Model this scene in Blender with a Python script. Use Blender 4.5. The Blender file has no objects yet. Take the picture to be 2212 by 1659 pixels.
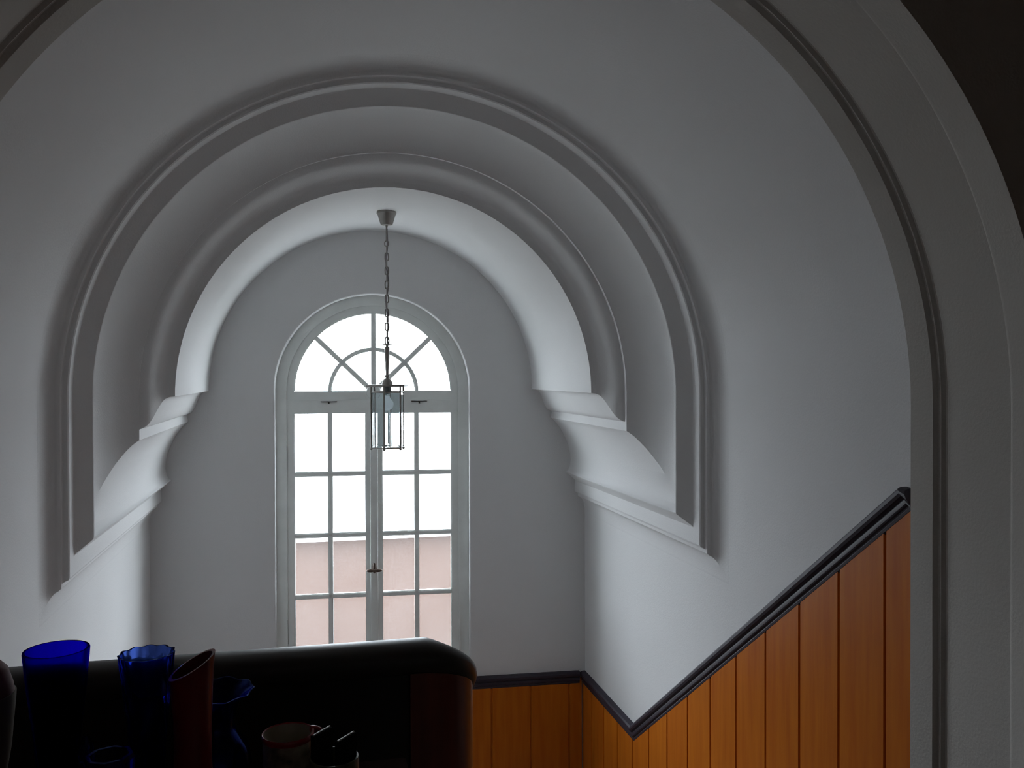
import bpy, bmesh, math, random
from mathutils import Vector, Matrix
PI = math.pi
random.seed(4)
sc = bpy.context.scene
C = sc.collection

# ---------------------------------------------------------------- camera, sky, exposure
EYE = 1.50                                   # eye above the upper floor (z = 0)
YAW, PITCH, ROLL, FPX = 0.22974, -0.01074, 0.00289, 1861.68
cd = bpy.data.cameras.new('camera'); cam = bpy.data.objects.new('camera', cd); C.objects.link(cam)
cd.sensor_fit = 'HORIZONTAL'; cd.sensor_width = 36.0; cd.lens = 36.0 * FPX / 2212.0
cd.clip_start = 0.02; cd.clip_end = 300
Fw = Vector((math.sin(YAW)*math.cos(PITCH), math.cos(YAW)*math.cos(PITCH), math.sin(PITCH)))
r0 = Vector((math.cos(YAW), -math.sin(YAW), 0)); u0 = r0.cross(Fw)
Rt = r0*math.cos(ROLL) - u0*math.sin(ROLL); Up = u0*math.cos(ROLL) + r0*math.sin(ROLL)
cam.matrix_world = Matrix(((Rt.x, Up.x, -Fw.x, 0), (Rt.y, Up.y, -Fw.y, 0), (Rt.z, Up.z, -Fw.z, EYE), (0, 0, 0, 1)))
sc.camera = cam

w = bpy.data.worlds.new('overcast_sky'); sc.world = w; w.use_nodes = True
bg = w.node_tree.nodes['Background']
SKY = 16.0
bg.inputs[0].default_value = (0.845, 0.915, 1.0, 1); bg.inputs[1].default_value = SKY
# window portal only guides sampling of the sky, it gives no light of its own
pl = bpy.data.lights.new('window_portal', 'AREA'); pl.shape = 'RECTANGLE'; pl.size = 1.3; pl.size_y = 2.6
pl.cycles.is_portal = True
po = bpy.data.objects.new('window_portal', pl); C.objects.link(po)
po.location = (0.40, 5.74, EYE - 0.70); po.rotation_euler = (-PI/2, 0, -0.0713)
sc.view_settings.view_transform = 'Standard'; sc.view_settings.look = 'None'
sc.view_settings.exposure = 0.0; sc.view_settings.gamma = 1.0; sc.view_settings.use_curve_mapping = False
cy = sc.cycles
cy.max_bounces = 14; cy.diffuse_bounces = 8; cy.glossy_bounces = 4; cy.transmission_bounces = 10; cy.transparent_max_bounces = 16
cy.use_denoising = True
cy.pixel_filter_type = 'BLACKMAN_HARRIS'; cy.filter_width = 1.0

# ---------------------------------------------------------------- materials
def mat(name, col, rough=0.6, noise=0.0, scale=8.0, bump=0.0, bscale=60.0, metal=0.0, coat=0.0, spec=0.5, col2=None, stretch=(1, 1, 1), coat_rough=0.15):
    m = bpy.data.materials.new(name); m.use_nodes = True
    nt = m.node_tree; b = nt.nodes['Principled BSDF']
    b.inputs['Base Color'].default_value = (*col, 1); b.inputs['Roughness'].default_value = rough
    b.inputs['Metallic'].default_value = metal; b.inputs['Coat Weight'].default_value = coat
    b.inputs['Coat Roughness'].default_value = coat_rough; b.inputs['Specular IOR Level'].default_value = spec
    tc = nt.nodes.new('ShaderNodeTexCoord'); mp = nt.nodes.new('ShaderNodeMapping')
    mp.inputs['Scale'].default_value = stretch
    nt.links.new(tc.outputs['Object'], mp.inputs['Vector'])
    n = nt.nodes.new('ShaderNodeTexNoise'); n.inputs['Scale'].default_value = scale; n.inputs['Detail'].default_value = 6
    nt.links.new(mp.outputs[0], n.inputs['Vector'])
    r = nt.nodes.new('ShaderNodeValToRGB'); r.color_ramp.elements[0].position = 0.3; r.color_ramp.elements[1].position = 0.7
    c2 = col2 if col2 else tuple(c * (1 - noise) for c in col)
    r.color_ramp.elements[0].color = (*c2, 1); r.color_ramp.elements[1].color = (*col, 1)
    nt.links.new(n.outputs[0], r.inputs[0]); nt.links.new(r.outputs[0], b.inputs['Base Color'])
    if bump:
        n2 = nt.nodes.new('ShaderNodeTexNoise'); n2.inputs['Scale'].default_value = bscale; n2.inputs['Detail'].default_value = 4
        nt.links.new(mp.outputs[0], n2.inputs['Vector'])
        bp = nt.nodes.new('ShaderNodeBump'); bp.inputs['Strength'].default_value = bump; bp.inputs['Distance'].default_value = 0.003
        nt.links.new(n2.outputs[0], bp.inputs['Height']); nt.links.new(bp.outputs[0], b.inputs['Normal'])
    return m
def glass_mat(name, tint, rough=0.0, ior=1.45):
    m = bpy.data.materials.new(name); m.use_nodes = True; nt = m.node_tree
    nt.nodes.remove(nt.nodes['Principled BSDF']); o = nt.nodes['Material Output']
    g = nt.nodes.new('ShaderNodeBsdfGlass'); g.inputs['Roughness'].default_value = rough; g.inputs['IOR'].default_value = ior
    n = nt.nodes.new('ShaderNodeTexNoise'); n.inputs['Scale'].default_value = 12
    mx = nt.nodes.new('ShaderNodeMix'); mx.data_type = 'RGBA'
    mx.inputs[6].default_value = (*tint, 1); mx.inputs[7].default_value = (*[t*0.93 for t in tint], 1)
    nt.links.new(n.outputs[0], mx.inputs[0]); nt.links.new(mx.outputs[2], g.inputs[0])
    nt.links.new(g.outputs[0], o.inputs[0])
    return m
def pane_mat(name, haze=0.5):
    # window pane with condensation: clear thin glass mixed with a light scattering film, denser lower down
    m = bpy.data.materials.new(name); m.use_nodes = True; nt = m.node_tree
    nt.nodes.remove(nt.nodes['Principled BSDF']); o = nt.nodes['Material Output']
    t = nt.nodes.new('ShaderNodeBsdfTransparent'); t.inputs[0].default_value = (0.96, 0.98, 0.97, 1)
    gl = nt.nodes.new('ShaderNodeBsdfGlossy'); gl.inputs['Roughness'].default_value = 0.03
    tr = nt.nodes.new('ShaderNodeBsdfTranslucent'); tr.inputs[0].default_value = (0.9, 0.92, 0.92, 1)
    tc = nt.nodes.new('ShaderNodeTexCoord'); n = nt.nodes.new('ShaderNodeTexNoise'); n.inputs['Scale'].default_value = 110; n.inputs['Detail'].default_value = 3
    n3 = nt.nodes.new('ShaderNodeTexNoise'); n3.inputs['Scale'].default_value = 3.5
    nt.links.new(tc.outputs['Object'], n.inputs['Vector']); nt.links.new(tc.outputs['Object'], n3.inputs['Vector'])
    r = nt.nodes.new('ShaderNodeMapRange'); r.inputs[1].default_value = 0.35; r.inputs[2].default_value = 0.65
    r.inputs[3].default_value = haze*0.5; r.inputs[4].default_value = haze*1.15
    nt.links.new(n.outputs[0], r.inputs[0])
    r2 = nt.nodes.new('ShaderNodeMapRange'); r2.inputs[1].default_value = 0.3; r2.inputs[2].default_value = 0.7; r2.inputs[3].default_value = 0.75; r2.inputs[4].default_value = 1.1
    nt.links.new(n3.outputs[0], r2.inputs[0])
    mu = nt.nodes.new('ShaderNodeMath'); mu.operation = 'MULTIPLY'; mu.use_clamp = True
    nt.links.new(r.outputs[0], mu.inputs[0]); nt.links.new(r2.outputs[0], mu.inputs[1])
    m1 = nt.nodes.new('ShaderNodeMixShader'); nt.links.new(mu.outputs[0], m1.inputs[0])
    nt.links.new(t.outputs[0], m1.inputs[1]); nt.links.new(tr.outputs[0], m1.inputs[2])
    fr = nt.nodes.new('ShaderNodeFresnel'); fr.inputs[0].default_value = 1.3
    m2 = nt.nodes.new('ShaderNodeMixShader'); nt.links.new(fr.outputs[0], m2.inputs[0])
    nt.links.new(m1.outputs[0], m2.inputs[1]); nt.links.new(gl.outputs[0], m2.inputs[2])
    nt.links.new(m2.outputs[0], o.inputs[0])
    return m
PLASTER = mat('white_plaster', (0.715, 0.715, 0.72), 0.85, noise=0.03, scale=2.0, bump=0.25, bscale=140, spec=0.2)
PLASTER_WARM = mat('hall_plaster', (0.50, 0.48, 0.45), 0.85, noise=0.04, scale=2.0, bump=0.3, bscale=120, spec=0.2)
ROOM = mat('room_wall_paint', (0.76, 0.69, 0.64), 0.9, noise=0.05, scale=2.0, bump=0.2, spec=0.2)
STAIRW = mat('dark_stair_wood', (0.12, 0.07, 0.045), 0.45, noise=0.3, scale=6, bump=0.1, stretch=(1, 8, 1))
STONE = mat('pale_stone_floor', (0.60, 0.58, 0.55), 0.6, noise=0.15, scale=4, bump=0.1)
FLOOR = mat('brown_floor', (0.30, 0.21, 0.15), 0.5, noise=0.25, scale=5, bump=0.1, stretch=(1, 8, 1))
WOOD = mat('orange_varnished_wood', (0.55, 0.160, 0.013), 0.34, scale=5, bump=0.08, bscale=18, spec=0.15, col2=(0.45, 0.110, 0.009), stretch=(6, 6, 0.5))
REDWOOD = mat('red_brown_wood', (0.21, 0.032, 0.014), 0.4, scale=5, bump=0.1, bscale=18, coat=0.3, coat_rough=0.3, col2=(0.15, 0.022, 0.010), stretch=(8, 8, 0.5))
DARKWOOD = mat('black_brown_wood', (0.012, 0.009, 0.008), 0.5, noise=0.3, scale=6, bump=0.1, bscale=20, stretch=(1, 8, 1))
RAILPAINT = mat('dark_plum_lacquer', (0.034, 0.027, 0.042), 0.5, noise=0.2, scale=6, bump=0.06, bscale=40, spec=0.35)
CAPPAINT = mat('dark_handrail_lacquer', (0.030, 0.027, 0.027), 0.5, noise=0.2, scale=5, bump=0.05, bscale=30, coat=0.25, coat_rough=0.3)
WINPAINT = mat('aged_white_window_paint', (0.84, 0.87, 0.85), 0.4, noise=0.08, scale=9, bump=0.15, bscale=50)
CRACK = mat('dark_hinge_iron', (0.05, 0.045, 0.04), 0.6, noise=0.3)
BRONZE = mat('brown_bronze', (0.11, 0.075, 0.06), 0.5, noise=0.3, scale=20, metal=0.5)
LAMPMETAL = mat('brushed_grey_metal', (0.34, 0.32, 0.30), 0.42, noise=0.15, scale=30, metal=0.7)
BULB = mat('opal_bulb', (0.9, 0.92, 0.93), 0.35, noise=0.02)
_n = BULB.node_tree; _t = _n.nodes.new('ShaderNodeBsdfTranslucent'); _t.inputs[0].default_value = (0.95, 0.96, 0.97, 1)
_m = _n.nodes.new('ShaderNodeMixShader'); _m.inputs[0].default_value = 0.75
_n.links.new(_n.nodes['Principled BSDF'].outputs[0], _m.inputs[1]); _n.links.new(_t.outputs[0], _m.inputs[2]); _n.links.new(_m.outputs[0], _n.nodes['Material Output'].inputs[0])
SOCKET = mat('socket_plastic', (0.22, 0.24, 0.25), 0.5, noise=0.1)
CABLE = mat('clear_grey_cable', (0.25, 0.23, 0.24), 0.5, noise=0.1)
PANE_U = pane_mat('clear_pane', 0.02)
PANE_L = pane_mat('fogged_pane', 0.03)
LANTERN = glass_mat('pale_blue_glass', (0.955, 0.985, 0.995), 0.0)
COBALT = glass_mat('cobalt_glass', (0.07, 0.035, 0.78), 0.12, 1.12)
BLUE2 = glass_mat('swirled_blue_glass', (0.32, 0.46, 0.95), 0.05, 1.25)
BLUE3 = glass_mat('pale_blue_cracked_glass', (0.25, 0.35, 0.9), 0.05, 1.45)
REDV = mat('dark_red_glaze', (0.22, 0.004, 0.012), 0.35, noise=0.2, scale=10, coat=0.15)
MUGM = mat('cream_mug_glaze', (0.50, 0.44, 0.33), 0.3, scale=38, col2=(0.05, 0.035, 0.03), coat=0.3)
MUGIN = mat('cream_glaze', (0.42, 0.39, 0.31), 0.35, noise=0.04, coat=0.2)
MUGRED = mat('crimson_glaze', (0.40, 0.02, 0.03), 0.3, noise=0.1, coat=0.3)
OLIVE = mat('olive_patterned_tin', (0.16, 0.17, 0.06), 0.4, scale=45, col2=(0.03, 0.03, 0.02))
CASE = mat('black_case', (0.006, 0.006, 0.008), 0.9, noise=0.2, spec=0.05)
PALE = mat('pale_card_edge', (0.8, 0.8, 0.8), 0.35, noise=0.05)
PINK = mat('dusky_pink_glaze', (0.16, 0.06, 0.06), 0.8, noise=0.3, scale=9, spec=0.2)
BEIGE = mat('beige_glaze', (0.14, 0.11, 0.08), 0.4, noise=0.2, scale=9)
FACADE = mat('salmon_render', (0.052, 0.029, 0.021), 0.9, noise=0.06, scale=1.5)
ROOFT = mat('pale_roof_tiles', (0.080, 0.071, 0.071), 0.8, noise=0.15, scale=4)
GROUND = mat('yard_gravel', (0.30, 0.29, 0.27), 0.9, noise=0.2, scale=3)

# ---------------------------------------------------------------- helpers
def finish(bm, ang=28):
    bmesh.ops.remove_doubles(bm, verts=bm.verts, dist=1e-6)
    for f in bm.faces: f.smooth = True
    for e in bm.edges:
        if len(e.link_faces) == 2:
            if e.calc_face_angle(0) > math.radians(ang): e.smooth = False
        else: e.smooth = False
def obj(name, bm, m, parent=None, ang=28, recalc=True):
    if recalc: bmesh.ops.recalc_face_normals(bm, faces=bm.faces)
    finish(bm, ang)
    me = bpy.data.meshes.new(name); bm.to_mesh(me); bm.free(); me.materials.append(m)
    o = bpy.data.objects.new(name, me); C.objects.link(o)
    if parent: o.parent = parent
    return o
def tag(o, label, cat, group=None):
    o['label'] = label; o['category'] = cat
    if group: o['group'] = group
    return o
def thing(name, label, cat, loc=(0, 0, 0), rz=0, group=None):
    o = bpy.data.objects.new(name, None); C.objects.link(o); o.location = loc; o.rotation_euler = (0, 0, rz)
    o.empty_display_size = 0.05
    return tag(o, label, cat, group)
def struct(name, bm, m, parent=None, ang=28, label=None):
    o = obj(name, bm, m, parent, ang)
    if not parent: o['kind'] = 'structure'
    if label: o['label'] = label
    return o
def box(bm, x0, x1, y0, y1, z0, z1):
    vs = [bm.verts.new((x, y, z)) for x in (x0, x1) for y in (y0, y1) for z in (z0, z1)]
    for q in ((0, 1, 3, 2), (4, 6, 7, 5), (0, 4, 5, 1), (2, 3, 7, 6), (0, 2, 6, 4), (1, 5, 7, 3)):
        bm.faces.new([vs[i] for i in q])
    return vs
def bevel(bm, wd, seg=2):
    bmesh.ops.bevel(bm, geom=[e for e in bm.edges], offset=wd, segments=seg, affect='EDGES', profile=0.5)
def lathe(bm, prof, n=48, cx=0, cy=0, fn=None, closed=False):
    """prof = [(r, z)]; fn(r, z, a) -> (r, z)"""
    rows = []
    for r, z in prof:
        row = []
        for k in range(n):
            a = 2*PI*k/n; rr, zz = (r, z) if fn is None else fn(r, z, a)
            row.append(bm.verts.new((cx + rr*math.cos(a), cy + rr*math.sin(a), zz)))
        rows.append(row)
    m = len(rows)
    for i in range(m if closed else m-1):
        a, b = rows[i], rows[(i+1) % m]
        for k in range(n): bm.faces.new((a[k], a[(k+1) % n], b[(k+1) % n], b[k]))
    if not closed:
        for row, q in ((rows[0], prof[0]), (rows[-1], prof[-1])):
            if q[0] <= 0.002: bm.faces.new(row)
def tube(bm, pts, r, n=10, cap=True, sx=1.0):
    pts = [Vector(p) for p in pts]; rows = []
    for i, p in enumerate(pts):
        d = (pts[min(i+1, len(pts)-1)] - pts[max(i-1, 0)]).normalized()
        a = d.cross(Vector((0, 0, 1)))
        if a.length < 1e-3: a = Vector((1, 0, 0))
        a.normalize(); b = a.cross(d); rr = r[i] if isinstance(r, (list, tuple)) else r
        rows.append([bm.verts.new(p + (a*math.cos(2*PI*k/n)*sx + b*math.sin(2*PI*k/n))*rr) for k in range(n)])
    for a, b in zip(rows, rows[1:]):
        for k in range(n): bm.faces.new((a[k], a[(k+1) % n], b[(k+1) % n], b[k]))
    if cap: bm.faces.new(rows[0]); bm.faces.new(rows[-1])
def torus(bm, c, R, r, ax='y', n=20, m=8, sz=1.0):
    rows = []
    for i in range(n):
        a = 2*PI*i/n; row = []
        for j in range(m):
            b = 2*PI*j/m; q = R + r*math.cos(b); u, v, h = q*math.cos(a), q*math.sin(a), r*math.sin(b)
            # stretched vertically by adding to the half it lies in
            v += (sz if math.sin(a) > 0 else -sz) if abs(math.sin(a)) > 1e-6 else 0
            p = (u, h, v) if ax == 'y' else (h, u, v)
            row.append(bm.verts.new((c[0]+p[0], c[1]+p[1], c[2]+p[2])))
        rows.append(row)
    for i in range(n):
        a, b = rows[i], rows[(i+1) % n]
        for j in range(m): bm.faces.new((a[j], a[(j+1) % m], b[(j+1) % m], b[j]))
def holed_plate(bm, outer, hole, y0, y1):
    es = []
    for loop in (outer, hole):
        vs = [bm.verts.new((x, y0, z)) for x, z in loop]
        for i in range(len(vs)): es.append(bm.edges.new((vs[i], vs[(i+1) % len(vs)])))
    bmesh.ops.triangle_fill(bm, use_beauty=True, use_dissolve=False, edges=es)
    fs = list(bm.faces)
    g = bmesh.ops.extrude_face_region(bm, geom=fs)
    for v in g['geom']:
        if isinstance(v, bmesh.types.BMVert): v.co.y = y1

XC, ZS = 0.398, EYE - 0.095                   # axis and spring height of all the round arches
RA, RW, YB = 1.005, 1.355, 4.213
NA = 96

# ---------------------------------------------------------------- vaults and mouldings
def arc(r, y, n=NA, x=XC, z=ZS):
    return [(x - r*math.cos(PI*i/n), y, z + r*math.sin(PI*i/n)) for i in range(n+1)]
def skin(bm, rows):
    vr = [[bm.verts.new(p) for p in row] for row in rows]
    for a, b in zip(vr, vr[1:]):
        for i in range(len(a)-1): bm.faces.new((a[i], a[i+1], b[i+1], b[i]))
def shell(bm, r0_, r1_, ya, yb):
    """half-round vault of real thickness"""
    rows = [arc(r0_, ya), arc(r0_, yb), arc(r1_, yb), arc(r1_, ya), arc(r0_, ya)]
    skin(bm, rows)
b = bmesh.new(); shell(b, RW, RW+0.15, 2.14, 5.62); struct('ceiling', b, PLASTER, label='large plastered barrel vault over the stairs')
b = bmesh.new(); skin(b, [arc(RA, YB), arc(RA, 4.6), arc(RA, 5.0), arc(RA, 5.62)])
struct('ceiling', b, PLASTER, label='small bright barrel vault over the landing')
# one profile (p outward from the small vault, e down / forward), swept round the arch and, mitred, back along the side walls
def spline(pts, n=5):
    out = []
    for i in range(len(pts)-1):
        p0, p1, p2, p3 = pts[max(i-1, 0)], pts[i], pts[i+1], pts[min(i+2, len(pts)-1)]
        for k in range(n):
            t = k/n
            out.append(tuple(0.5*(2*b_ + (c_-a_)*t + (2*a_-5*b_+4*c_-d_)*t*t + (3*b_-a_-3*c_+d_)*t**3) for a_, b_, c_, d_ in zip(p0, p1, p2, p3)))
    return out + [pts[-1]]
prof = [(0.0, 0.0)] + spline([(0.024, 0.003), (0.041, 0.012), (0.0535, 0.029), (0.0675, 0.061), (0.080, 0.094), (0.092, 0.117), (0.106, 0.131), (0.128, 0.142)], 4)
prof += [(0.1285, 0.146), (0.121, 0.186)]
prof += spline([(0.124, 0.188), (0.150, 0.210), (0.178, 0.246), (0.200, 0.281), (0.218, 0.318), (0.234, 0.356), (0.246, 0.394), (0.2535, 0.430), (0.2555, 0.465), (0.250, 0.502), (0.238, 0.530), (0.2245, 0.541)], 4)
prof += [(0.2265, 0.546), (0.280, 0.592), (0.2845, 0.600), (0.2815, 0.668), (0.285, 0.675), (0.300, 0.681), (0.303, 0.686), (0.304, 0.700), (0.311, 0.707)]
for i in range(1, 17):
    t = i/16*PI/2; prof.append((0.311 + 0.0385*math.sin(t), 0.709 + 0.100*(1-math.cos(t))))
prof.append((0.352, 0.825))
b = bmesh.new()
def ring_row(p, e):
    y, r = YB - e, RA + p
    leg = [max(e*k/6, 0) for k in range(6, 0, -1)]
    row = [(XC - r, y, ZS - q) for q in leg] + arc(r, y) + [(XC + r, y, ZS - q) for q in reversed(leg)]
    return row
skin(b, [ring_row(*q) for q in prof])
for s in (-1, 1):
    skin(b, [[(XC + s*(RA+p), YB - e + (5.62 - YB + e)*k/6, ZS - e) for k in range(7)] for p, e in prof])
struct('trim_1', b, PLASTER, ang=22, label='moulded plaster arch ring running back along the landing walls as a cornice')

# ---------------------------------------------------------------- walls and floors
ZL = -1.45                                    # landing floor
b = bmesh.new(); box(b, XC+RW, XC+RW+0.25, 2.10, 5.62, -3.2, ZS); struct('wall_right', b, PLASTER)
b = bmesh.new(); box(b, XC-RW-0.25, XC-RW, 2.10, 5.62, -3.2, ZS); struct('wall_left', b, PLASTER)
WA = math.atan(-0.07146)
WB = Matrix.Translation((XC, 5.4716+0.028, EYE)) @ Matrix.Rotation(WA, 4, 'Z')   # local frame of the window wall, z from eye height
WX0, WR, WZS, WZB = -0.010, 0.607, -0.098, -1.86
def hole(r, zb, n=64, x=WX0, zs=WZS):
    return [(x - r, zb)] + [(x - r*math.cos(PI*i/n), zs + r*math.sin(PI*i/n)) for i in range(n+1)] + [(x + r, zb)]
b = bmesh.new(); H = hole(WR, WZB)
holed_plate(b, [(-1.6, -4.7), (-1.6, 2.2), (1.6, 2.2), (1.6, -4.7)], H, 0.0, 0.30)
es = [e for e in b.edges if all(abs(v.co.y) < 1e-6 and any(abs(v.co.x-h[0]) < 1e-5 and abs(v.co.z-h[1]) < 1e-5 for h in H) for v in e.verts)]
es = [e for e in es if e.calc_face_angle(0) > 1]
bmesh.ops.bevel(b, geom=es, offset=0.014, segments=3, affect='EDGES', profile=0.5)
o = struct('wall_back', b, PLASTER); o.matrix_world = WB

# near arch: jambs and soffit, one profile swept round
np_ = [(RW+0.15, 2.163), (1.292, 2.163), (1.2965, 2.078), (1.300, 2.074), (1.307, 2.067), (1.3085, 2.063), (1.3060, 2.059), (1.3060, 2.056), (1.314, 2.047), (1.315, 2.041), (1.312, 2.036),
       (1.306, 1.812), (1.303, 1.806), (1.302, 1.796), (1.293, 1.792), (1.275, 1.672), (1.270, 1.668), (1.60, 1.668)]
def big_row(r, y):
    return [(XC - r, y, z) for z in (0.0, 0.5, 1.0)] + arc(r, y, 120) + [(XC + r, y, z) for z in (1.0, 0.5, 0.0)]
b = bmesh.new(); skin(b, [big_row(*q) for q in np_])
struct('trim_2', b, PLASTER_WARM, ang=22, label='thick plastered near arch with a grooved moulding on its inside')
# room side wall round the near arch
hw = [(XC - 1.45, 0.0)] + [(XC - 1.45*math.cos(PI*i/64), ZS + 1.45*math.sin(PI*i/64)) for i in range(65)] + [(XC + 1.45, 0.0)]
b = bmesh.new(); holed_plate(b, [(-2.6, 0.0), (-2.6, 3.4), (3.6, 3.4), (3.6, 0.0)], hw, 1.674, 2.10); struct('wall_front', b, ROOM)
b = bmesh.new(); box(b, -2.8, -2.6, -2.6, 2.10, 0, 3.4); struct('wall_room_left', b, ROOM)
b = bmesh.new(); box(b, 3.6, 3.8, -2.6, 2.10, 0, 3.4); struct('wall_room_right', b, ROOM)
b = bmesh.new(); box(b, -2.8, 3.8, -2.8, -2.6, 0, 3.4); struct('wall_room_back', b, ROOM)
b = bmesh.new(); box(b, -2.8, 3.8, -2.8, 2.10, 3.4, 3.55); struct('ceiling', b, ROOM, label='flat ceiling of the room before the near arch')
# upper floor, flight down on the right, landing, flight down on the left
b = bmesh.new(); box(b, -2.8, 3.8, -2.8, 1.95, -0.25, 0.0); box(b, XC-0.05, XC+RW, 1.95, 2.36, -0.25, 0.0); box(b, XC-RW-0.3, XC-0.05, 1.95, 2.10, -0.25, 0.0)
box(b, XC-RW-0.3, XC-RW, 1.95, 2.10, -3.3, 0.0)
struct('floor', b, FLOOR)
b = bmesh.new(); box(b, XC-RW, XC+RW, 4.36, 5.62, ZL-0.2, ZL); struct('floor', b, STONE, label='stone landing under the window')
b = bmesh.new(); box(b, XC-RW-0.3, XC+RW+0.3, 1.7, 5.7, -3.3, -3.1); struct('floor', b, FLOOR, label='floor of the storey below')
b = bmesh.new(); box(b, XC-RW-0.3, XC+RW+0.3, 1.7, 1.95, -3.1, -0.25); struct('wall_below', b, PLASTER)
b = bmesh.new()
for k in range(7):
    z = -(k+1)*1.45/8; y = 2.36 + k*0.2857
    box(b, XC-0.03, XC+RW, y-0.0, y+0.2857+0.02, z-0.20, z)
for k in range(7):
    z = ZL-(k+1)*1.45/8; y = 4.36 - k*0.2857
    box(b, XC-RW, XC-0.03, y-0.2857-0.02, y, z-0.20, z)
struct('floor', b, STAIRW, ang=10, label='stair flights')

# ---------------------------------------------------------------- wainscot with cap rail
def rail_section(s=1.0):
    # (out from wall, down from top edge) of the moulded cap
    return [(0.0, 0.0), (0.018, 0.0), (0.030, 0.004), (0.037, 0.012), (0.038, 0.022), (0.034, 0.031), (0.026, 0.036), (0.024, 0.038), (0.026, 0.041), (0.0275, 0.046), (0.0275, 0.056), (0.0255, 0.060), (0.020, 0.063), (0.019, 0.066), (0.0205, 0.070), (0.019, 0.078), (0.012, 0.084), (0.0, 0.085)]
def sweep_rail(bm, pts, outs, ups):
    rows = []
    for p, o_, u_ in zip(pts, outs, ups):
        rows.append([Vector(p) + Vector(o_)*a - Vector(u_)*d for a, d in rail_section()])
    vr = [[bm.verts.new(v) for v in row] for row in rows]
    for a, c in zip(vr, vr[1:]):
        for i in range(len(a)): j = (i+1) % len(a); bm.faces.new((a[i], a[j], c[j], c[i]))
    bm.faces.new(vr[0]); bm.faces.new(vr[-1])
XR = XC + RW
def zr(y):   # world height of the rail's top on the right wall
    return EYE + (-1.950 if y >= 4.505 else -1.957 + (4.505 - y)*0.7205)
SL = math.atan(0.7205); yc = 4.505
# planks: one board mesh whose face carries the grooves
def board(bm, wall_pt, n_in, ts, ztop, zbot, grooves, gw=0.007, gd=0.008, th=0.018):
    """ts = list of stations along the wall, wall_pt(t) -> (x, y)"""
    st = sorted(set([round(t, 5) for t in ts] + [round(g+d, 5) for g in grooves for d in (-gw, -gw*0.45, gw*0.45, gw)]))
    st = [t for t in st if min(ts) <= t <= max(ts)]
    rows = []
    for t in st:
        near = min((abs(t-g) for g in grooves), default=9)
        d = th - (gd if near < gw*0.6 else 0)
        x, y = wall_pt(t); fx, fy = x + n_in[0]*d, y + n_in[1]*d
        rows.append([bm.verts.new(q) for q in ((x, y, zbot(t)), (fx, fy, zbot(t)), (fx, fy, ztop(t)), (x, y, ztop(t)))])
    for a, c in zip(rows, rows[1:]):
        for i in range(4): j = (i+1) % 4; bm.faces.new((a[i], a[j], c[j], c[i]))
    bm.faces.new(rows[0]); bm.faces.new(rows[-1])
wr = thing('wainscot', 'orange varnished plank wainscot rising along the right wall under a dark moulded cap', 'wainscot', (XR, 4.0, ZL))
def under(o, par): o.parent = par; o.matrix_parent_inverse = par.matrix_basis.inverted() if par.type != 'EMPTY' or True else o.matrix_parent_inverse
def part(name, bm, m, par, ang=28):
    """bm is in world coordinates: move it to the parent's frame"""
    bpy.context.view_layer.update()
    M = Matrix.LocRotScale(par.location, par.rotation_euler, None) if par.parent is None else None
    if M is None:
        pp = par.parent; M = Matrix.LocRotScale(pp.location, pp.rotation_euler, None) @ Matrix.LocRotScale(par.location, par.rotation_euler, None)
    bm.transform(M.inverted())
    return obj(name, bm, m, par, ang)
def ztop_r(t): return (zr(t) - 0.045) if t >= yc else (zr(t) - 0.045/math.cos(SL))
def zbot_r(t):
    if t >= 4.36: return ZL
    k = math.floor((t - 2.36)/0.2857); k = min(max(k, -1), 6)
    return -(k+1)*1.45/8 if t > 2.36 else 0.0
b = bmesh.new()
gr = [2.3385 + 0.2405*k for k in range(13)]
board(b, lambda t: (XR, t), (-1, 0), [2.165, yc, 5.403] + [2.361 + k*0.2857 for k in range(7)] + [2.359 + k*0.2857 for k in range(8)], ztop_r, zbot_r, gr)
part('plank_boards', b, WOOD, wr)
b = bmesh.new()
o1 = (-1, 0, 0); mit = (0, -math.tan(SL/2), 1)
sweep_rail(b, [(XR, 5.405, zr(5)), (XR, yc, EYE-1.953), (XR, 2.262, zr(2.262)), (XR, 2.235, zr(2.262)-0.004)], [o1]*4,
           [(0, 0, 1), (0, math.sin(SL/2)/math.cos(SL/2), 1), (0, math.sin(SL), math.cos(SL)), (0, 0.9, 1.25)])
rl = part('cap_rail', b, RAILPAINT, wr, 20); rl['label'] = 'dark plum moulded cap rail climbing with the stairs'
# back wall
def bw(x, y=0.0, z=0.0): return WB @ Vector((x, y, z))
wb_ = thing('wainscot', 'dark reddish plank wainscot low on the wall under the arched window', 'wainscot', (XC, 5.45, ZL))
b = bmesh.new()
gb = [0.735 - 0.2565*3 - 0.2565*k for k in range(3)] + [0.735, 0.735-0.2565, 0.735-0.2565*2] + [0.735+0.2565, 0.735+0.2565*2]
nin = (WB.to_3x3() @ Vector((0, -1, 0)))
board(b, lambda t: tuple(bw(t)[:2]), (nin.x, nin.y), [-1.36, 1.33], lambda t: EYE-1.99, lambda t: ZL, gb)
part('plank_boards', b, WOOD, wb_)
b = bmesh.new()
sweep_rail(b, [bw(-1.36, 0, -1.946), bw(1.317, 0, -1.946)], [tuple(nin)]*2, [(0, 0, 1)]*2)
rl = part('cap_rail', b, RAILPAINT, wb_, 20); rl['label'] = 'dark plum moulded cap rail'

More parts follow.
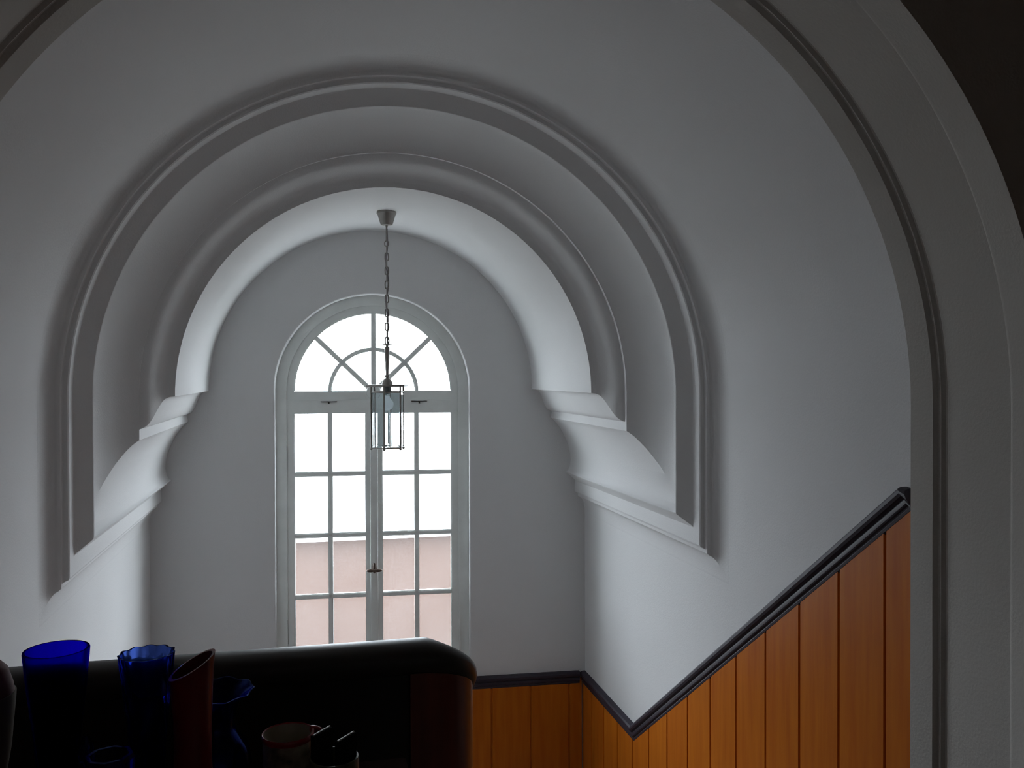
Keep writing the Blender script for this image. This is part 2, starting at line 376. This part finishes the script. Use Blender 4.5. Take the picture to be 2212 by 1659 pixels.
# ---------------------------------------------------------------- window
win = bpy.data.objects.new('window_1', None); C.objects.link(win); win.matrix_world = WB; win['kind'] = 'structure'
win['label'] = 'tall arched casement window with fanlight, white painted, over the landing'
def wobj(name, bm, m, par=None, ang=28): return obj(name, bm, m, par or win, ang)
def arch_band(bm, ri, ro, y0, y1, x=WX0, z=WZS, n=72, legs=None):
    def path(r):
        p = [(x - r*math.cos(PI*i/n), z + r*math.sin(PI*i/n)) for i in range(n+1)]
        if legs is not None: p = [(x - r, legs)] + p + [(x + r, legs)]
        return p
    skin(bm, [[(a, y, c) for a, c in path(r)] for r, y in ((ri, y0), (ro, y0), (ro, y1), (ri, y1), (ri, y0))])
    for k in (0, -1):
        q = [path(r)[k] for r in (ri, ro)]
        bm.faces.new([bm.verts.new((q[i][0], y, q[i][1])) for i, y in ((0, y0), (1, y0), (1, y1), (0, y1))])
YF = 0.062                                     # frame face behind the wall face
b = bmesh.new(); arch_band(b, 0.545, WR+0.004, YF, YF+0.07, legs=WZB)
box(b, WX0-0.56, WX0+0.56, YF-0.004, YF+0.07, -0.213, -0.160)          # transom bar
box(b, WX0-0.60, WX0+0.60, YF, YF+0.07, WZB-0.01, WZB+0.035)           # bottom of the frame
# moulded inner lip of the frame
arch_band(b, 0.541, 0.552, YF-0.006, YF+0.01, legs=WZB)
wobj('window_frame', b, WINPAINT, ang=30)
YSH = YF+0.005
GX0, GX1, GR = -0.509, 0.489, 0.496             # glass edges
mid = -0.010
# fanlight sash
fan = bpy.data.objects.new('fanlight', None); C.objects.link(fan); fan.parent = win
b = bmesh.new(); arch_band(b, GR, 0.548, YSH, YSH+0.045); arch_band(b, GR-0.006, GR+0.006, YSH+0.004, YSH+0.030)
box(b, WX0-0.547, WX0+0.547, YSH, YSH+0.045, -0.166, -0.106)
for sg in (-1, 1): box(b, WX0+sg*0.522-0.026, WX0+sg*0.522+0.026, YSH, YSH+0.045, -0.108, -0.096)
box(b, WX0-0.495, WX0+0.495, YSH+0.004, YSH+0.030, -0.110, -0.101)
wobj('sash', b, WINPAINT, fan)
b = bmesh.new()
def bar(bm, p, q, wd, y0, y1):
    p, q = Vector(p), Vector(q); d = (q-p).normalized(); n = Vector((-d.y, d.x))*wd/2
    f = [p+n, p-n, q-n, q+n]
    a = [bm.verts.new((v.x, y0, v.y)) for v in f]; c = [bm.verts.new((v.x, y1, v.y)) for v in f]
    for i in range(4): j = (i+1) % 4; bm.faces.new((a[i], a[j], c[j], c[i]))
    bm.faces.new(a); bm.faces.new(c)
def muntin(bm, p, q):
    bar(bm, p, q, 0.018, YSH+0.004, YSH+0.040); bar(bm, p, q, 0.030, YSH+0.008, YSH+0.028)
hub = (WX0, -0.110)
for a in (44, 90, 136):
    muntin(b, (hub[0]+0.04*math.cos(math.radians(a)), hub[1]+0.04*math.sin(math.radians(a))), (hub[0]+0.507*math.cos(math.radians(a)), hub[1]+0.507*math.sin(math.radians(a))))
arch_band(b, 0.268, 0.281, YSH+0.004, YSH+0.040, z=hub[1]); arch_band(b, 0.262, 0.287, YSH+0.014, YSH+0.030, z=hub[1])
wobj('glazing_bar', b, WINPAINT, fan)
b = bmesh.new(); lathe(b, [(0.001, 0), (0.050, 0), (0.050, 0.034), (0.044, 0.042), (0.001, 0.042)], 40)
bmesh.ops.rotate(b, verts=b.verts, matrix=Matrix.Rotation(PI/2, 3, 'X')); 
for v in b.verts: v.co += Vector((hub[0], YSH+0.040, hub[1]))
wobj('hub', b, WINPAINT, fan)
def pane(name, m, pts, par, y):
    b = bmesh.new()
    a = [b.verts.new((x, y, z)) for x, z in pts]; b.faces.new(a)
    return wobj(name, b, m, par)
pane('glass', PANE_U, [(WX0-0.502*math.cos(PI*i/48), -0.104+0.502*math.sin(PI*i/48)) for i in range(49)], fan, YSH+0.014)
# casements
rows_z = [-0.238, -0.627, -1.017, -1.406, -1.795]
def casement(x0, x1, gx0, gx1, mx, nm):
    s = bpy.data.objects.new('casement', None); C.objects.link(s); s.parent = win; s['label'] = nm
    b = bmesh.new()
    box(b, x0, gx0, YSH, YSH+0.045, -1.845, -0.208); box(b, gx1, x1, YSH, YSH+0.045, -1.845, -0.208)
    box(b, gx0, gx1, YSH, YSH+0.045, rows_z[0], -0.208); box(b, gx0, gx1, YSH, YSH+0.045, -1.845, rows_z[-1])
    # glazing rebate lip
    for q in ((gx0-0.002, gx0+0.006, rows_z[-1], rows_z[0]), (gx1-0.006, gx1+0.002, rows_z[-1], rows_z[0]), (gx0, gx1, rows_z[0]-0.006, rows_z[0]+0.002), (gx0, gx1, rows_z[-1]-0.002, rows_z[-1]+0.006)):
        box(b, q[0], q[1], YSH+0.004, YSH+0.030, q[2], q[3])
    wobj('sash', b, WINPAINT, s)
    b = bmesh.new(); muntin(b, (mx, -1.80), (mx, -0.235))
    for z in rows_z[1:-1]: muntin(b, (gx0-0.003, z), (gx1+0.003, z))
    wobj('glazing_bar', b, WINPAINT, s)
    for k in range(4):
        pane('glass', PANE_U if k == 0 else PANE_L, [(gx0-0.004, rows_z[k+1]), (gx1+0.004, rows_z[k+1]), (gx1+0.004, rows_z[k]), (gx0-0.004, rows_z[k])], s, YSH+0.014)
    return s
cl = casement(WX0-0.546, mid-0.004, GX0+0.0, mid-0.049, -0.284, 'left casement')
cr = casement(mid-0.004, WX0+0.546, mid+0.049, GX1, 0.262, 'right casement')
b = bmesh.new(); box(b, mid-0.024, mid+0.024, YSH-0.014, YSH+0.002, -1.835, -0.215); bevel(b, 0.005)
for v in b.verts: pass
box(b, mid-0.032, mid+0.032, YSH-0.005, YSH+0.001, -1.838, -0.212)
wobj('cover_strip', b, WINPAINT, cr)
# hinges and latches in dark iron
for sx, x in ((cl, WX0-0.544), (cr, WX0+0.544)):
    for z in (-0.52, -1.62):
        b = bmesh.new(); box(b, x-0.004, x+0.004, YSH-0.006, YSH+0.003, z-0.075, z+0.075); wobj('hinge', b, CRACK if sx is cl else WINPAINT, sx)
for x in (-0.29, 0.28):
    b = bmesh.new(); box(b, x-0.05, x+0.05, YF-0.012, YF-0.003, -0.171, -0.166); box(b, x-0.004, x+0.004, YF-0.012, YF-0.003, -0.182, -0.168); wobj('catch', b, CRACK, fan)
for a in (42, 138):
    ca, sa = math.cos(math.radians(a)), math.sin(math.radians(a))
    b = bmesh.new(); bar(b, (WX0+0.545*ca, WZS+0.545*sa), (WX0+0.585*ca, WZS+0.585*sa), 0.010, YF-0.012, YF+0.002)
    bar(b, (WX0+0.56*ca-0.016*sa, WZS+0.56*sa+0.016*ca), (WX0+0.56*ca+0.016*sa, WZS+0.56*sa-0.016*ca), 0.008, YF-0.010, YF+0.002)
    wobj('catch', b, BRONZE if False else WINPAINT, fan)
b = bmesh.new()
hz = -1.243
lathe(b, [(0.001, 0), (0.017, 0), (0.016, 0.006), (0.009, 0.010), (0.008, 0.030), (0.001, 0.032)], 20)
bmesh.ops.rotate(b, verts=b.verts, matrix=Matrix.Rotation(PI/2, 3, 'X'))
for v in b.verts: v.co += Vector((0, 0, 0))
xs = [-0.050, -0.047, -0.036, -0.020, -0.008, 0, 0.008, 0.020, 0.036, 0.047, 0.050]
rs = [0.002, 0.006, 0.0105, 0.0115, 0.009, 0.010, 0.009, 0.0115, 0.0105, 0.006, 0.002]
tube(b, [(x, -0.030, 0) for x in xs], rs, 12)
tube(b, [(0, -0.008, 0.006), (0, -0.008, 0.026), (0, -0.008, 0.036), (0, -0.008, 0.044)], [0.012, 0.011, 0.008, 0.003], 12)
tube(b, [(0, -0.008, -0.006), (0, -0.008, -0.018), (0, -0.008, -0.022)], [0.010, 0.008, 0.003], 12)
for v in b.verts: v.co += Vector((mid, YSH-0.014, hz))
o = wobj('handle', b, BRONZE, cr); o['label'] = 'small brown bronze turn handle'
# sill
b = bmesh.new(); box(b, WX0-WR-0.03, WX0+WR+0.03, -0.03, YF+0.02, WZB-0.035, WZB-0.002); bevel(b, 0.006); wobj('window_sill', b, WINPAINT)

# ---------------------------------------------------------------- outdoors
b = bmesh.new(); box(b, -60, 60, 7.5, 80, -4.3, -4.1); o = obj('ground', b, GROUND); o['kind'] = 'structure'
hs = thing('neighbouring_house', 'salmon rendered house wall blurred behind the fogged lower window panes', 'building', (2, 17, -4.1))
b = bmesh.new(); box(b, -9, 12, 17, 25, -4.1, -1.62); part('facade', b, FACADE, hs)
b = bmesh.new()
v = [b.verts.new(p) for p in ((-9.3, 16.7, -1.66), (12.3, 16.7, -1.66), (12.3, 21, -0.70), (-9.3, 21, -0.70), (12.3, 25.3, -1.66), (-9.3, 25.3, -1.66))]
for q in ((0, 1, 2, 3), (3, 2, 4, 5), (0, 3, 5), (1, 4, 2), (0, 5, 4, 1)): b.faces.new([v[i] for i in q])
part('roof', b, ROOFT, hs)

# ---------------------------------------------------------------- hanging lantern
LX, LY = 0.417, 4.8366
def ez(px): return EYE + (829.5 - px)/387.0 - 0.047      # heights read off at the lantern's distance
L = thing('pendant_lantern', 'hanging six-sided lantern of pale blue glass on a thin chain in front of the window', 'lamp', (LX, LY, 0), -math.atan2(LX, LY))
def lp(name, bm, m, par=None, ang=35):
    return obj(name, bm, m, par or L, ang)
zc = ZS + math.sqrt(RA**2 - (LX-XC)**2)
b = bmesh.new(); lathe(b, [(0.001, zc+0.002), (0.054, zc+0.002), (0.055, zc-0.012), (0.050, zc-0.018), (0.034, zc-0.070), (0.029, zc-0.076), (0.001, zc-0.078)], 40); lp('ceiling_canopy', b, LAMPMETAL)
z0 = zc - 0.078; zt = ez(745)
b = bmesh.new(); tube(b, [(0, 0, z0+0.004), (0, 0, z0-0.012), (0, 0, z0-0.085)], [0.008, 0.005, 0.005], 10)
torus(b, (0, 0, z0-0.10), 0.011, 0.003, 'y', 18, 6, 0.004)
n = 14; step = (z0 - 0.115 - zt)/n
for k in range(n):
    torus(b, (0, 0, z0-0.115-step*(k+0.5)), 0.0095, 0.0036, 'y' if k % 2 else 'x', 16, 6, step*0.5-0.0075)
lp('chain', b, LAMPMETAL)
b = bmesh.new()
pts = []
for i in range(90):
    t = i/89; z = z0 - 0.02 - t*(z0-0.02-zt-0.004)
    pts.append((0.007*math.sin(t*17)*math.sin(PI*t)+0.002, 0.006*math.cos(t*15)*math.sin(PI*t), z))
tube(b, pts, 0.0044, 8); lp('cable', b, CABLE)
b = bmesh.new()
zb = ez(832)
lathe(b, [(0.001, zt+0.004), (0.004, zt+0.003), (0.029, zt+0.001), (0.029, zt-0.002), (0.008, zt-0.007), (0.007, zt-0.012), (0.0145, zt-0.020), (0.0145, zt-0.032), (0.0092, zt-0.14), (0.0082, zt-0.165), (0.008, zt-0.168), (0.0135, zt-0.174), (0.0135, zt-0.181), (0.006, zt-0.186),
          (0.010, zt-0.190), (0.020, zt-0.197), (0.029, zt-0.212), (0.031, zb), (0.001, zb)], 32)
lp('stem', b, LAMPMETAL)
RH = 0.094; A0 = math.radians(19)
b = bmesh.new()
hexa = [(0.122*math.cos(A0+k*PI/3), 0.122*math.sin(A0+k*PI/3)) for k in range(6)]
top = [b.verts.new((x, y, zb)) for x, y in hexa]; bot = [b.verts.new((x, y, zb-0.011)) for x, y in hexa]
b.faces.new(top); b.faces.new(bot)
for k in range(6): b.faces.new((top[k], top[(k+1) % 6], bot[(k+1) % 6], bot[k]))
lp('top_plate', b, LAMPMETAL)
zg1, zg0 = ez(848), ez(967)
for k in range(6):
    a = A0 + k*PI/3; x, y = RH*math.cos(a), RH*math.sin(a)
    b = bmesh.new(); tube(b, [(x, y, zb-0.003), (x, y, zg0-0.004)], 0.0046, 10)
    tube(b, [(x, y, zb-0.006), (x, y, zb-0.022), (x, y, zb-0.028)], [0.0045, 0.0045, 0.0028], 10)
    rod = lp('rod', b, LAMPMETAL)
    b = bmesh.new(); bmesh.ops.create_icosphere(b, subdivisions=2, radius=0.0075, matrix=Matrix.Translation((x, y, zg0-0.006))); lp('finial', b, LAMPMETAL, rod)
for z, nm in ((zg1, 'upper_ring'), (zg0, 'lower_ring')):
    b = bmesh.new()
    for k in range(6):
        a0, a1 = A0+k*PI/3, A0+(k+1)*PI/3
        tube(b, [(RH*math.cos(a0), RH*math.sin(a0), z), (RH*math.cos(a1), RH*math.sin(a1), z)], 0.0040, 8)
    lp(nm, b, LAMPMETAL)
for k in range(6):
    a0, a1 = A0+k*PI/3, A0+(k+1)*PI/3
    p = Vector((math.cos(a0), math.sin(a0)))*RH; q = Vector((math.cos(a1), math.sin(a1)))*RH
    d = (q-p).normalized(); nn = Vector((d.y, -d.x)); p += d*0.006; q -= d*0.006
    b = bmesh.new(); th = 0.004; bv = 0.012
    outer = [(p, zg0+0.003), (q, zg0+0.003), (q, zg1-0.003), (p, zg1-0.003)]
    inner = [(p+d*bv, zg0+0.003+bv), (q-d*bv, zg0+0.003+bv), (q-d*bv, zg1-0.003-bv), (p+d*bv, zg1-0.003-bv)]
    bk = [b.verts.new((c.x-nn.x*th/2, c.y-nn.y*th/2, z)) for c, z in outer]
    ed = [b.verts.new((c.x-nn.x*0.0, c.y-nn.y*0.0, z)) for c, z in outer]
    fr = [b.verts.new((c.x+nn.x*th/2, c.y+nn.y*th/2, z)) for c, z in inner]
    b.faces.new(bk); b.faces.new(fr)
    for i in range(4): j = (i+1) % 4; b.faces.new((bk[i], bk[j], ed[j], ed[i])); b.faces.new((ed[i], ed[j], fr[j], fr[i]))
    lp('glass_panel', b, LANTERN, ang=2)
b = bmesh.new(); lathe(b, [(0.001, zb-0.004), (0.020, zb-0.004), (0.020, zb-0.040), (0.017, zb-0.056), (0.013, zb-0.058), (0.001, zb-0.058)], 28); so = lp('socket', b, SOCKET)
b = bmesh.new(); pr = [(0.001, zb-0.060), (0.013, zb-0.062), (0.015, zb-0.072)]
for i in range(1, 16):
    a = math.radians(55 - i*9.2 + 0); pr.append((0.034*math.cos(a), zb-0.110 + 0.034*math.sin(a)))
pr += [(0.001, zb-0.144)]
lathe(b, pr, 28); bu = lp('bulb', b, BULB, so); bu['label'] = 'white opal bulb, unlit'

# ---------------------------------------------------------------- balustrade before the stair
YP, ZP = 1.80, EYE - 0.555                     # rail path and top
def path_pts():
    P_ = [(-0.93 + i*0.05, YP, 0.0) for i in range(23)]
    P_.append((0.196, YP, 0.0)); P_.append((0.232, YP, 0.0))
    cxp, cyp, rr = 0.232, YP+0.072, 0.072; drop = 0.0
    for i in range(1, 13):
        a = -PI/2 + i/12*PI/2; drop -= rr*PI/2/12 * (0.10 + 1.15*i/12)
        P_.append((cxp + rr*math.cos(a), cyp + rr*math.sin(a), drop))
    y = cyp; z = drop
    while y < 4.15: y += 0.1; z -= 0.07205; P_.append((cxp+rr, y, z))
    return P_
PP = path_pts()
bal = thing('stair_balustrade', 'solid wooden stair parapet with a thick dark rounded handrail', 'balustrade', (0.2, YP, 0))
b = bmesh.new()
sec = []
for i in range(28):
    a = 2*PI*i/28; ca, sa = math.cos(a), math.sin(a)
    sec.append((0.050*math.copysign(abs(ca)**0.85, ca), 0.034*math.copysign(abs(sa)**0.85, sa) - 0.034))
sec2 = [(a, c - 0.0) for a, c in sec]
rows = []
for i, p in enumerate(PP):
    q0, q1 = Vector(PP[max(i-1, 0)]), Vector(PP[min(i+1, len(PP)-1)]); d = (q1-q0); d.z = 0; d.normalize()
    nx, ny = -d.y, d.x
    rows.append([b.verts.new((p[0] + nx*a, p[1] + ny*a, ZP + p[2] + c)) for a, c in sec2])
for a, c in zip(rows, rows[1:]):
    for k in range(28): b.faces.new((a[k], a[(k+1) % 28], c[(k+1) % 28], c[k]))
b.faces.new(rows[0]); b.faces.new(rows[-1])
h = part('handrail', b, CAPPAINT, bal, 40); h['label'] = 'thick dark lacquered handrail bending down at its end'
def panel(bm, i0, i1, off, t, zb_fn, ztop_off=-0.06):
    rows = []
    for i in range(i0, i1):
        p = PP[i]; q0, q1 = Vector(PP[max(i-1, 0)]), Vector(PP[min(i+1, len(PP)-1)]); d = (q1-q0); d.z = 0; d.normalize()
        nx, ny = d.y, -d.x
        zt_, zb2 = ZP + p[2] + ztop_off, zb_fn(p)
        rows.append([bm.verts.new((p[0]+nx*a, p[1]+ny*a, z)) for a, z in ((off, zb2), (off, zt_), (off-t, zt_), (off-t, zb2))])
    for a, c in zip(rows, rows[1:]):
        for k in range(4): j = (k+1) % 4; bm.faces.new((a[k], a[j], c[j], c[k]))
    bm.faces.new(rows[0]); bm.faces.new(rows[-1])
def zb_p(p):
    if p[1] < 2.3: return 0.001
    k = min(math.floor((p[1]-2.36)/0.2857), 6); return max(-(k+1)*1.45/8 if p[1] > 2.36 else 0, ZL) + 0.001
iS = next(i for i, p in enumerate(PP) if p[0] > 0.18)
b = bmesh.new(); panel(b, 0, iS+1, 0.028, 0.05, zb_p); part('parapet_panel', b, DARKWOOD, bal)
b = bmesh.new(); panel(b, iS, len(PP), 0.040, 0.08, zb_p, -0.058); q = part('curved_end_panel', b, REDWOOD, bal, 40); q['label'] = 'red-brown curved end panel'

# ---------------------------------------------------------------- things on the table
ZT = EYE - 0.672
def at(px, py, y):
    d = Fw + Rt*((px-1106)/FPX) - Up*((py-829.5)/FPX); s = y/d.y
    return Vector((d.x*s, y, EYE + d.z*s))
TABLEW = mat('dark_matt_table_wood', (0.03, 0.008, 0.005), 0.8, noise=0.3, scale=6, spec=0.1, stretch=(8, 1, 1))
tb = thing('side_table', 'dark wooden side table carrying the vases before the balustrade', 'table', (-0.25, 1.40, 0))
b = bmesh.new(); box(b, -0.80, 0.16, 1.10, 1.515, ZT-0.03, ZT); bevel(b, 0.004); part('tabletop', b, TABLEW, tb)
b = bmesh.new(); box(b, -0.76, 0.12, 1.14, 1.475, ZT-0.12, ZT-0.03); part('apron', b, TABLEW, tb)
for x in (-0.75, 0.07):
    for y in (1.13, 1.445):
        b = bmesh.new()
        vs = box(b, x, x+0.04, y, y+0.04, 0, ZT-0.03)
        for v in vs:
            if v.co.z < 0.1: v.co.x = x+0.02+(v.co.x-x-0.02)*0.65; v.co.y = y+0.02+(v.co.y-y-0.02)*0.65
        part('leg', b, TABLEW, tb)
def vessel(name, label, cat, prof_out, wall, m, px, py, y, h, fn=None, n=64, base=0.012, group=None):
    """hollow lathe: outer profile [(r, z)] from foot to rim, standing on the table"""
    c = at(px, py, y); b = bmesh.new()
    outer = [(0.0005, 0.0)] + prof_out
    inner = [(max(r-wall, 0.002), z) for r, z in reversed(prof_out) if z > base]
    inner += [(0.0005, base)]
    lathe(b, outer + inner, n, fn=fn)
    o = obj(name, b, m, ang=50); o.location = (c.x, c.y, ZT)
    return tag(o, label, cat, group)
h1 = at(122, 1402, 1.35).z - ZT
vessel('vase', 'plain cobalt blue glass vase flaring to a wide rim, left on the table', 'vase',
       [(0.026, 0), (0.028, 0.004), (0.024, 0.015), (0.022, 0.05), (0.026, 0.11), (0.0325, 0.17), (0.0385, 0.22), (0.0438, h1-0.002), (0.0432, h1)], 0.003, COBALT, 122, 1402, 1.35, h1,
       fn=lambda r, z, a: (r*(1+0.035*math.cos(16*a)*max(0, min(1, (0.16-z)/0.06))*(1 if z > 0.005 else 0)), z), n=96)
h2 = at(317, 1409, 1.35).z - ZT
pf = [(0.024, 0), (0.025, 0.004)] + [(0.020 + 0.0185*(t/20)**1.6, 0.012 + (h2-0.014)*t/20) for t in range(21)] + [(0.0390, h2-0.001)]
vessel('vase', 'swirled blue glass vase with a scalloped rim, between the cobalt vase and the red one', 'vase', pf, 0.003, BLUE2, 317, 1409, 1.35, h2,
       fn=lambda r, z, a: (r*(1+0.026*math.cos(11*(a + z*9))*(1 if 0.01 < z else 0)), z + (0.0006*math.cos(11*(a + z*9)) if z > h2-0.004 else 0)), n=132)
# red vase with slanted mouth
hr = at(415, 1436, 1.30)
b = bmesh.new(); hh = hr.z - ZT
po_ = [(0.036, 0), (0.037, 0.004), (0.034, 0.03), (0.029, 0.07), (0.026, 0.12), (0.026, 0.17), (0.029, hh-0.02), (0.031, hh-0.004), (0.0315, hh)]
inn = [(r-0.004, z) for r, z in reversed(po_) if z > 0.012] + [(0.0005, 0.012)]
def slant(r, z, a):
    k = max(0, min(1, (z-0.12)/(hh-0.12)))
    return r, z + k*k*0.55*r*math.cos(a - 0.15)
lathe(b, [(0.0005, 0)] + po_ + inn, 64, fn=slant)
o = obj('vase', b, REDV, ang=50); o.location = (hr.x, hr.y, ZT); tag(o, 'dark red vase with a slanted mouth', 'vase')
c4 = at(462, 1492, 1.44); h4 = c4.z - ZT
vessel('vase', 'round-bellied dark blue glass vase with a wide ruffled rim, behind the red vase', 'vase',
       [(0.026, 0), (0.030, 0.003), (0.050, 0.025), (0.058, 0.052), (0.052, 0.082), (0.034, 0.105), (0.030, 0.115), (0.037, h4-0.022), (0.052, h4-0.006), (0.0605, h4-0.001), (0.0615, h4)], 0.0028, BLUE3, 462, 1492, 1.44, h4,
       fn=lambda r, z, a: (r*(1 + (0.02*math.cos(9*a) if z > h4-0.012 else 0)), z + (0.0016*math.cos(9*a + 1) if z > h4-0.012 else 0)), n=108)
# mug
cm = at(622, 1581, 1.42); hm = cm.z - ZT
mug = thing('mug', 'patterned cream mug with a crimson rim', 'mug', (cm.x, cm.y, ZT), 0)
b = bmesh.new(); lathe(b, [(0.0005, 0), (0.036, 0), (0.039, 0.004), (0.0395, hm-0.008), (0.0365, hm-0.008), (0.036, 0.008), (0.0005, 0.006)], 56); obj('body', b, MUGM, mug, 40)
b = bmesh.new(); lathe(b, [(0.0395, hm-0.010), (0.0408, hm-0.006), (0.0410, hm-0.001), (0.0400, hm), (0.0382, hm-0.001), (0.0378, hm-0.010)], 56, closed=True); obj('rim', b, MUGRED, mug, 60)
b = bmesh.new(); lathe(b, [(0.0382, hm-0.0015), (0.0360, hm-0.010), (0.0355, 0.012), (0.030, 0.0095), (0.0003, 0.009)], 56); obj('lining', b, MUGIN, mug, 40)
b = bmesh.new(); a = math.radians(18)
pts = [((0.037+0.026*math.sin(t))*math.cos(a), (0.037+0.026*math.sin(t))*math.sin(a), hm-0.037+0.034*math.cos(t)) for t in [PI*i/16 for i in range(17)]]
tube(b, pts, 0.0055, 12); obj('handle', b, MUGRED, mug, 60)
# olive cup with two dark cases
cc = at(722, 1634, 1.36); hc = cc.z - ZT
vessel('cup', 'small olive patterned cup right of the mug', 'cup', [(0.036, 0), (0.038, 0.003), (0.038, hc-0.002), (0.037, hc)], 0.003, OLIVE, 722, 1634, 1.36, hc)
for px, py, lab in ((695, 1577, 'black pale-edged case in the olive cup, the one nearer the mug'), (747, 1589, 'black pale-edged case in the olive cup, the one farther from the mug')):
    c = at(px, py, 1.36 + (0.012 if px < 720 else -0.010))
    k = thing('flat_case', lab, 'case', (c.x, c.y, ZT+0.0125), math.radians(50), 'cases in the olive cup')
    hk = c.z - ZT - 0.0125
    b = bmesh.new(); box(b, -0.021, 0.021, -0.005, 0.005, 0, hk-0.002); bevel(b, 0.001); obj('case_body', b, CASE, k)
    b = bmesh.new(); box(b, -0.020, 0.020, -0.0012, 0.0012, hk-0.003, hk); o = obj('edge_strip', b, PALE, k); o['label'] = 'pale edge'
# small blue glass pieces
def small(name, lab, cat, px, py, y, pf, m=BLUE3, fac=8):
    c = at(px, py, y); hgt = c.z - ZT; s = hgt/pf[-1][1]
    b = bmesh.new(); lathe(b, [(0.0005, 0)] + [(r, z*s) for r, z in pf], fac); o = obj(name, b, m, ang=8); o.location = (c.x, c.y, ZT); return tag(o, lab, cat)
small('glass_bottle', 'little dark blue cut-glass bottle with a ball stopper, between the two tall blue vases', 'bottle', 186, 1588, 1.25, [(0.016, 0), (0.022, 0.01), (0.022, 0.03), (0.009, 0.045), (0.007, 0.055), (0.0095, 0.060), (0.0095, 0.066), (0.004, 0.072)])
small('glass_dish', 'low dark blue cut-glass dish at the lower edge, nearer the cobalt vase', 'dish', 236, 1630, 1.20, [(0.020, 0), (0.026, 0.01), (0.031, 0.03), (0.029, 0.031), (0.020, 0.012), (0.001, 0.008001), (0.0005, 0.0081), (0.0004, 0.034)][:4] + [(0.024, 0.031)])
small('glass_cube', 'tiny blue glass block beside the foot of the swirled vase', 'ornament', 289, 1626, 1.28, [(0.013, 0), (0.014, 0.002), (0.014, 0.028), (0.011, 0.030)], fac=4)
# jar at the left edge of the view
cj = at(-64, 1434, 1.36); hj = cj.z - ZT
jar = thing('jar', 'dusky pink rounded jar cut off by the left edge of the view', 'jar', (cj.x, cj.y, ZT))
b = bmesh.new(); lathe(b, [(0.0005, 0), (0.030, 0), (0.034, 0.01), (0.040, 0.08), (0.050, 0.14), (0.056, hj-0.055), (0.0565, hj-0.045), (0.0005, hj-0.045)], 48); obj('body', b, BEIGE, jar, 40)
b = bmesh.new(); lathe(b, [(0.0005, hj-0.045), (0.0545, hj-0.045), (0.053, hj-0.035), (0.046, hj-0.012), (0.035, hj), (0.0005, hj+0.006)], 48); obj('lid', b, PINK, jar, 40)
